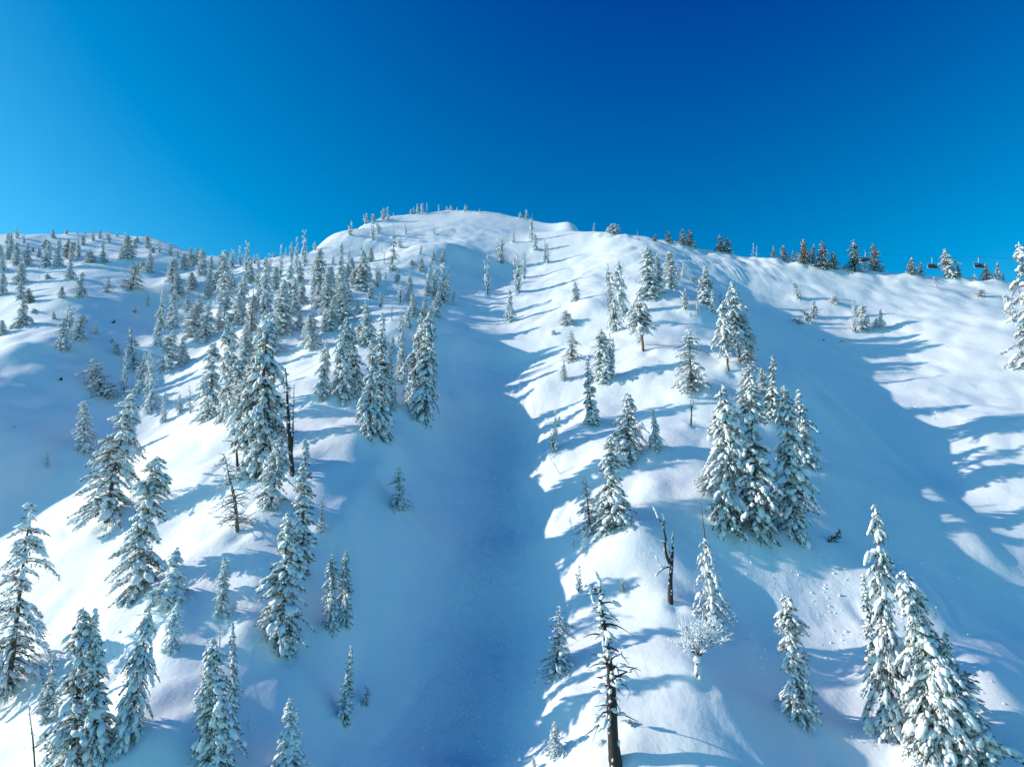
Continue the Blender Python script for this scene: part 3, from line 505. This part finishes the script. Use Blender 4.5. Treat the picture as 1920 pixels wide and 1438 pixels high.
 ('trees of the lower right foreground', 'at the lower right', 'P', [(1500,1358,1481,1114,64,'full','solitary narrow fir with a knobbed tip at lower right'),(1676,1394,1640,946,88,'full','tall fir with a hooked white leader in the right foreground'),(1650,1285,1614,1078,42,'spire','slim white spire pressed against the left of the hooked-leader fir'),(1772,1475,1701,1064,118,'full','largest snow-heavy fir at the bottom right'),(1742,1470,1735,1150,70,'full'),(1800,1480,1762,1180,70,'full'),(1838,1462,1788,1238,112,'full','fir with long drooping right branches at the bottom right corner'),(1630,1392,1626,1346,14,'lump')]),
 ('small trees in the right bowl', 'in the sunlit right bowl', 'A3', [(230,765,195,635,40,'spire'),(500,800,480,735,70,'bush'),(345,905,340,770,62,'full'),(305,945,265,810,60,'bowed'),(255,960,165,880,60,'bowed'),(650,882,640,765,40,'spire'),(722,1000,705,790,80,'full','largest white fir of the small cluster in the right bowl'),(650,1022,640,880,70,'rimed'),(850,992,838,830,45,'spire'),(800,985,815,900,50,'bush'),(550,1092,548,1060,35,'bush'),(1275,690,1235,600,36,'twig'),(1590,752,1595,690,85,'bush')]),
 ('trees on the right edge', 'at the right edge', 'P', [(1940,692,1912,455,80,'ragged','large ragged tree with a bare snapped spire at right edge'),(1900,604,1882,552,14,'spire')]),
 ('trees along the right ridge', 'on the right ridge skyline', 'A2', [(615,237,615,190,28,'twig'),(765,276,742,200,105,'bush'),(940,302,940,255,24,'twig'),(1075,335,1075,275,40,'dark'),(1170,344,1168,250,50,'dark'),(1195,344,1195,300,30,'dark'),(1280,362,1280,235,60,'dark'),(1330,366,1330,240,70,'dark'),(1372,368,1370,330,30,'dark'),(1570,412,1555,280,75,'dark'),(1615,418,1615,300,72,'dark'),(1810,424,1810,340,26,'twig'),(1835,428,1835,360,22,'twig')]),
 ('green trees right of the ridge dip', 'on the far right ridge skyline', 'A3', [(40,444,40,365,35,'dark'),(120,470,115,360,75,'dark'),(185,475,185,395,30,'dark'),(270,505,270,315,125,'dark'),(325,505,345,350,50,'dark'),(410,548,400,330,115,'dark'),(492,548,490,410,75,'dark'),(655,566,635,320,115,'dark'),(800,562,785,350,108,'dark'),(1080,585,1075,450,75,'dark'),(1147,590,1145,480,40,'dark'),(1375,612,1335,380,120,'full','snowiest fir of the far right skyline standing between two lift chairs'),(1425,606,1420,510,50,'dark'),(1550,610,1550,575,28,'bush'),(1640,612,1625,500,70,'dark'),(1720,614,1720,480,46,'dark'),(1765,612,1765,560,18,'dark')]),
 ('trees filling the left forest', 'among the left forest trees', 'A1', [(150,700,152,520,70,'full'),(330,640,332,470,70,'full'),(560,680,562,520,80,'full'),(720,560,722,450,60,'full'),(690,640,688,500,70,'full'),(100,560,104,420,60,'rimed'),(340,800,344,640,80,'full'),(470,830,472,640,90,'full'),(600,880,600,700,90,'full'),(330,1000,332,850,70,'full'),(60,1040,62,850,80,'full'),(140,1180,140,960,90,'full'),(-30,1000,-30,760,100,'full'),(30,1290,34,1000,100,'full'),(760,880,760,760,60,'full'),(860,760,862,640,55,'full'),(780,1130,776,960,70,'full'),(860,1250,862,1060,70,'full'),(1020,1180,1022,1040,50,'full'),(1230,1100,1232,900,70,'full')]),
 ('trees filling the basin rim', 'on the rim right of the basin', 'A0', [(1560,760,1562,610,70,'full'),(1610,700,1612,560,60,'full'),(1740,720,1742,560,80,'full'),(1650,620,1652,480,60,'full'),(1880,640,1882,470,80,'full'),(1850,1180,1852,960,100,'full'),(1740,1150,1742,960,90,'full'),(1900,900,1902,740,80,'full'),(1700,1010,1702,860,70,'full'),(1440,700,1442,560,70,'full'),(1400,860,1402,740,60,'full'),(1570,640,1572,520,45,'spire'),(1200,420,1200,330,50,'rimed'),(700,330,702,262,45,'rimed'),(560,400,562,330,40,'spire'),(290,450,292,370,45,'spire'),(60,470,62,380,50,'full'),(180,350,182,280,45,'rimed'),(940,330,942,262,45,'rimed'),(1010,380,1010,310,45,'full')]),
 ('trees on the upper left shade line', 'along the gully rim forest', 'A1', [(1060,640,1062,540,50,'full'),(1240,560,1242,450,50,'full'),(1330,480,1332,400,40,'full'),(1260,900,1262,760,60,'full'),(1310,980,1312,820,60,'full'),(1440,640,1442,520,50,'rimed'),(1430,740,1432,600,60,'full'),(1140,980,1142,860,55,'full'),(930,830,932,720,55,'rimed'),(970,620,972,540,40,'rimed')]),
]
ORD = ['first', 'second', 'third', 'fourth', 'fifth', 'sixth', 'seventh', 'eighth', 'ninth', 'tenth', 'eleventh', 'twelfth', 'thirteenth', 'fourteenth', 'fifteenth', 'sixteenth', 'seventeenth', 'eighteenth', 'nineteenth', 'twentieth']
prng = random.Random(5)
def plant(name, parts, loc, rot, scale, label, cat, group):
    root = bpy.data.objects.new(name, None); root.empty_display_size = 0.3
    root.matrix_world = Matrix.LocRotScale(loc, rot, scale)
    C.objects.link(root)
    root['label'] = label; root['category'] = cat
    if group: root['group'] = group
    for pn, me in parts:
        o = bpy.data.objects.new(pn, me); o.parent = root; C.objects.link(o)
    return root
missed = []; count = {}; FEET = []
for group, place, tile, rows in GROUPS:
    ox, oy, k = TILE[tile]
    items = [(ox+r[0]/k, oy+r[1]/k, ox+r[2]/k, oy+r[3]/k, r[4]/k, r[5], r[6] if len(r) > 6 else None) for r in rows]
    items.sort(key=lambda r: r[0]+r[2])
    for i, (ub, vb, ut, vt, wpx, kind, label) in enumerate(items):
        p = hit(ub, vb)
        for dv in range(1, 14):                      # a foot just over the skyline steps down onto it
            if p is not None and p[1] < 318: break
            p = hit(ub, vb+dv*1.5)
        if p is None or p[1] > 340: missed.append((group, ub, vb)); continue
        d = ray(ut, vt); top = d*(p[1]/d[1])
        ax = Vector(top - p); h = ax.length
        depth = p[1]*CP + p[2]*SP
        w = wpx/FPX*depth
        look = 'hoary' if kind in ('full', 'spire', 'column') and abs(vb-vt) < 120 and group != 'green trees right of the ridge dip' else kind
        r0, protos = KINDS[look]
        n = count.get(look, 0); count[look] = n+1
        upright = kind in ('forked', 'bigsnag', 'rimesnag', 'whitesnag', 'branchsnag', 'bowed', 'redspar', 'pole')
        spin = 0.0 if upright else prng.uniform(0, 6.283)
        rot = Vector((0, 0, 1)).rotation_difference(ax.normalized()) @ Matrix.Rotation(spin, 3, 'Z').to_quaternion()
        s = h/10.0; w *= (1.2 if abs(vb-vt) < 110 else 1.03) if kind in ('full', 'spire', 'dark', 'column', 'ragged') else 1.0; sw = max(0.55*s, min(1.9*s, w/(r0*10.0)))
        if kind in ('forked', 'bigsnag', 'pole', 'deadspar', 'redspar', 'branchsnag'): sw = s
        adj = ADJ.get(kind, ('tree',)); adj = adj[i % len(adj)]
        lab = label or '%s, %s from the left %s' % (adj, ORD[i], place)
        FEET.append((p[0], p[1], h, w))
        plant(NAME[kind], protos[n % len(protos)], Vector(p), rot, Vector((sw, sw, s)), lab, CAT.get(kind, 'dead tree' if 'dead' in NAME[kind] else 'tree'), group)
print('missed', missed); print('trees', sum(count.values()), sum(len(m.polygons) for v in KINDS.values() for pr in v[1] for _, m in pr))

# drifted mounds and wells round the foot of every tree
for fx, fy, fh, fw in FEET:
    r = min(2.6, max(.7, .55*fw)); a = min(.75, .07*fh); reach = 3.2*r
    i0, i1 = np.searchsorted(GX, [fx-reach, fx+reach]); j0, j1 = np.searchsorted(GY, [fy-reach, fy+reach])
    dx, dy = XX[j0:j1, i0:i1]-fx, YY[j0:j1, i0:i1]-fy; q = (dx*dx+dy*dy)/r**2
    ZZ[j0:j1, i0:i1] += a*np.exp(-q*.55) - .8*a*np.exp(-((dx-.25*r)**2 + (dy+.35*r)**2)/(.45*r)**2)
co[:, 2] = ZZ.ravel(); ground.data.vertices.foreach_set('co', co.ravel()); ground.data.update()
# ------------------------------------------------------------------ things lying on the snow
def fallen(u, v, name, label, ang, length, seed):
    p = hit(u, v); rg = np.random.default_rng(seed)
    lg, br, sn = Acc(), Acc(), Acc()
    t = np.linspace(0, 1, 7); q = np.stack([length*(t-.5), 0.05*np.sin(5*t), 0.10 + 0.28*length*t*t], -1); lg.tube(q, .13*(1-t)+.03, 6)
    P_, D_ = [], []
    for i in range(46):
        k = rg.uniform(.1, 1); o = np.array([np.interp(k, t, q[:, j]) for j in range(3)]); e = unit(np.array([rg.uniform(.1, .9), rg.normal(0, .7), rg.uniform(-.5, .6)])); L = length*rg.uniform(.1, .28)
        br.tube([o, o+e*L*.5, o+e*L+[0, 0, -.12*L]], [.03, .02, .01], 4)
        for z in range(9): P_.append(o+e*L*rg.uniform(.2, 1)); D_.append(unit(e+rg.normal(0, .6, 3)))
    P_, D_ = np.array(P_), np.array(D_); m = len(P_)
    br.blades(P_, D_, unit(np.cross(D_, rg.normal(size=(m, 3)))), rg.uniform(.15, .35, m), rg.uniform(.02, .05, m), 1)
    k = rg.uniform(.1, .9, 14); c = np.stack([np.interp(k, t, q[:, j]) for j in range(3)], -1) + [0, 0, .12]; r = rg.uniform(.06, .13, 14)
    sn.blobs(c, np.tile([1., 0, .3], (14, 1)), np.stack([r*2, r, r*.7], -1), rg)
    plant(name, [('trunk', lg.mesh('trunk', [BARK])), ('branches', br.mesh('branches', [BARK, NEEDLE])), ('snow_load', sn.mesh('snow_load', [SNOW]))], Vector(p), Matrix.Rotation(ang, 3, 'Y').to_quaternion(), Vector((1, 1, 1)), label, 'fallen tree', None)
fallen(1560, 1016, 'fallen_tree', 'dark fallen treetop poking out of shaded snow below the right rib clump', R(-18), 2.3, 1)
fallen(212, 606, 'fallen_tree', 'small fallen log on the shaded slope of the left basin', R(-25), 1.0, 2)
fallen(113, 713, 'fallen_tree', 'tiny broken branch on smooth shaded snow at far left', R(-20), .6, 3)
def rock(u, v, size, label, seed):
    rg = np.random.default_rng(seed); a = Acc(); p = hit(u, v)
    a.blobs([[0, 0, .1*size]], [[1., .2, 0]], [[size, size*.6, size*.45]], rg, .13)
    o = bpy.data.objects.new('rock', a.mesh('rock', [ROCK])); o.location = p; C.objects.link(o); o['label'] = label; o['category'] = 'rock'
    for pl in o.data.polygons: pl.use_smooth = False
ROCK = flat_material('dark_rock', (0.07, 0.065, 0.065))
rock(1544, 638, .42, 'small dark rock showing through the shaded snow of the right gully', 4)
rock(27, 801, .2, 'tiny dark rock on the shaded snow at the left edge', 5)

# ------------------------------------------------------------------ snow chunks that rolled down the slope
crg = np.random.default_rng(17); ch = Acc(); cc, cr_ = [], []
ZONES = [((850, 1000), (740, 1430), 330, (.05, .17)), ((1390, 1700), (1030, 1260), 110, (.06, .20)), ((1480, 1760), (620, 900), 40, (.08, .22)), ((760, 960), (1180, 1430), 140, (.05, .15)), ((1600, 1900), (1060, 1400), 50, (.06, .18)), ((120, 400), (940, 1420), 50, (.05, .15))]
for (u0, u1), (v0, v1), n_, (r0, r1) in ZONES:
    for i in range(n_):
        if crg.random() < .45 or not cc: u, v = crg.uniform(u0, u1), crg.uniform(v0, v1); cu, cv = u, v
        else: u, v = cu+crg.normal(0, 16), cv+crg.normal(0, 22)
        p = hit(u, v)
        if p is not None: cc.append(p+[0, 0, .03]); cr_.append(crg.uniform(r0, r1)*crg.uniform(.5, 1))
cr_ = np.array(cr_); ch.blobs(cc, crg.normal(size=(len(cc), 3)), np.stack([cr_*1.2, cr_, cr_*.8], -1), crg, .2)
o = bpy.data.objects.new('snow_chunks', ch.mesh('snow_chunks', [SNOW])); C.objects.link(o)
o['kind'] = 'stuff'; o['label'] = 'small rolled snow chunks strewn down the gullies'; o['category'] = 'snow'

# ------------------------------------------------------------------ chairlift behind the right ridge
YL = 218.0
def lift_chair(u, v_cable, label):
    c = at(u, v_cable, YL); root = bpy.data.objects.new('lift_chair', None); root.location = c; root.rotation_euler = (0, 0, R(6)); C.objects.link(root)
    root['label'] = label; root['category'] = 'chairlift chair'; root['group'] = 'chairs of the ridge lift'
    def part(name, build, m, parent=root):
        a = Acc(); build(a); o = bpy.data.objects.new(name, a.mesh(name, [m])); o.parent = parent; C.objects.link(o); return o
    def hanger(a): a.tube([(-.25, 0, 0), (-.1, 0, .02), (.25, 0, 0)], [.09, .11, .09], 8); a.tube([(0, 0, 0), (.05, .05, -.9), (.02, .3, -1.9), (0, .25, -2.3)], [.10, .09, .09, .09], 8)
    def frame(a):
        a.tube([(-1.75, .25, -2.3), (1.75, .25, -2.3)], [.06, .06], 6)
        for x in (-1.75, 1.75): a.tube([(x, .25, -2.3), (x*1.05, .3, -3.2), (x*1.06, .1, -4.0), (x*1.03, -.5, -4.2)], [.055]*4, 6)
        a.tube([(-1.8, .1, -4.05), (1.8, .1, -4.05)], [.06, .06], 6)
    def slab(x, y0, y1, z0, z1, t):
        def f(a):
            v = [(-x, y0, z0), (x, y0, z0), (x, y1, z1), (-x, y1, z1)]; d = np.cross(np.subtract(v[1], v[0]), np.subtract(v[3], v[0])); d = d/np.linalg.norm(d)*t
            w = [tuple(np.array(q)-d) for q in v]; a.add(v+w, [(0, 1, 2), (0, 2, 3), (4, 6, 5), (4, 7, 6), (0, 4, 5), (0, 5, 1), (1, 5, 6), (1, 6, 2), (2, 6, 7), (2, 7, 3), (3, 7, 4), (3, 4, 0)], 0, False)
        return f
    def bar(a): a.tube([(-1.7, .2, -3.0), (-1.72, -.65, -3.3), (1.72, -.65, -3.3), (1.7, .2, -3.0)], [.035]*4, 6)
    part('hanger', hanger, GALV); part('chair_frame', frame, GALV); part('seat', slab(1.72, .1, -.5, -3.95, -4.05, .12), STEEL); part('backrest', slab(1.72, .28, .12, -2.5, -3.9, .07), STEEL); part('safety_bar', bar, GALV)
lift_chair(1747, 482, 'dark lift chair hanging against blue sky left of a snowy fir')
lift_chair(1834, 481, 'dark lift chair hanging right of the snowy fir on the far ridge')
lift_chair(1622, 470, 'dark lift chair half hidden between two green ridge firs')
cb = Acc(); us = [1470, 1530, 1580, 1622, 1680, 1747, 1790, 1834, 1900, 1990]; vs = [520, 489, 474, 470.3, 477.5, 482.3, 483.5, 481.3, 485, 492]
pts = [at(u, v, YL) for u, v in zip(us, vs)]
tt = np.linspace(0, 1, 60); q = np.stack([np.interp(tt, np.linspace(0, 1, len(pts)), [p[j] for p in pts]) for j in range(3)], -1); cb.tube(q, np.full(60, .035), 5)
o = bpy.data.objects.new('lift_cable', cb.mesh('lift_cable', [STEEL])); C.objects.link(o); o['label'] = 'thin steel cable carrying the lift chairs above the right ridge'; o['category'] = 'cable'
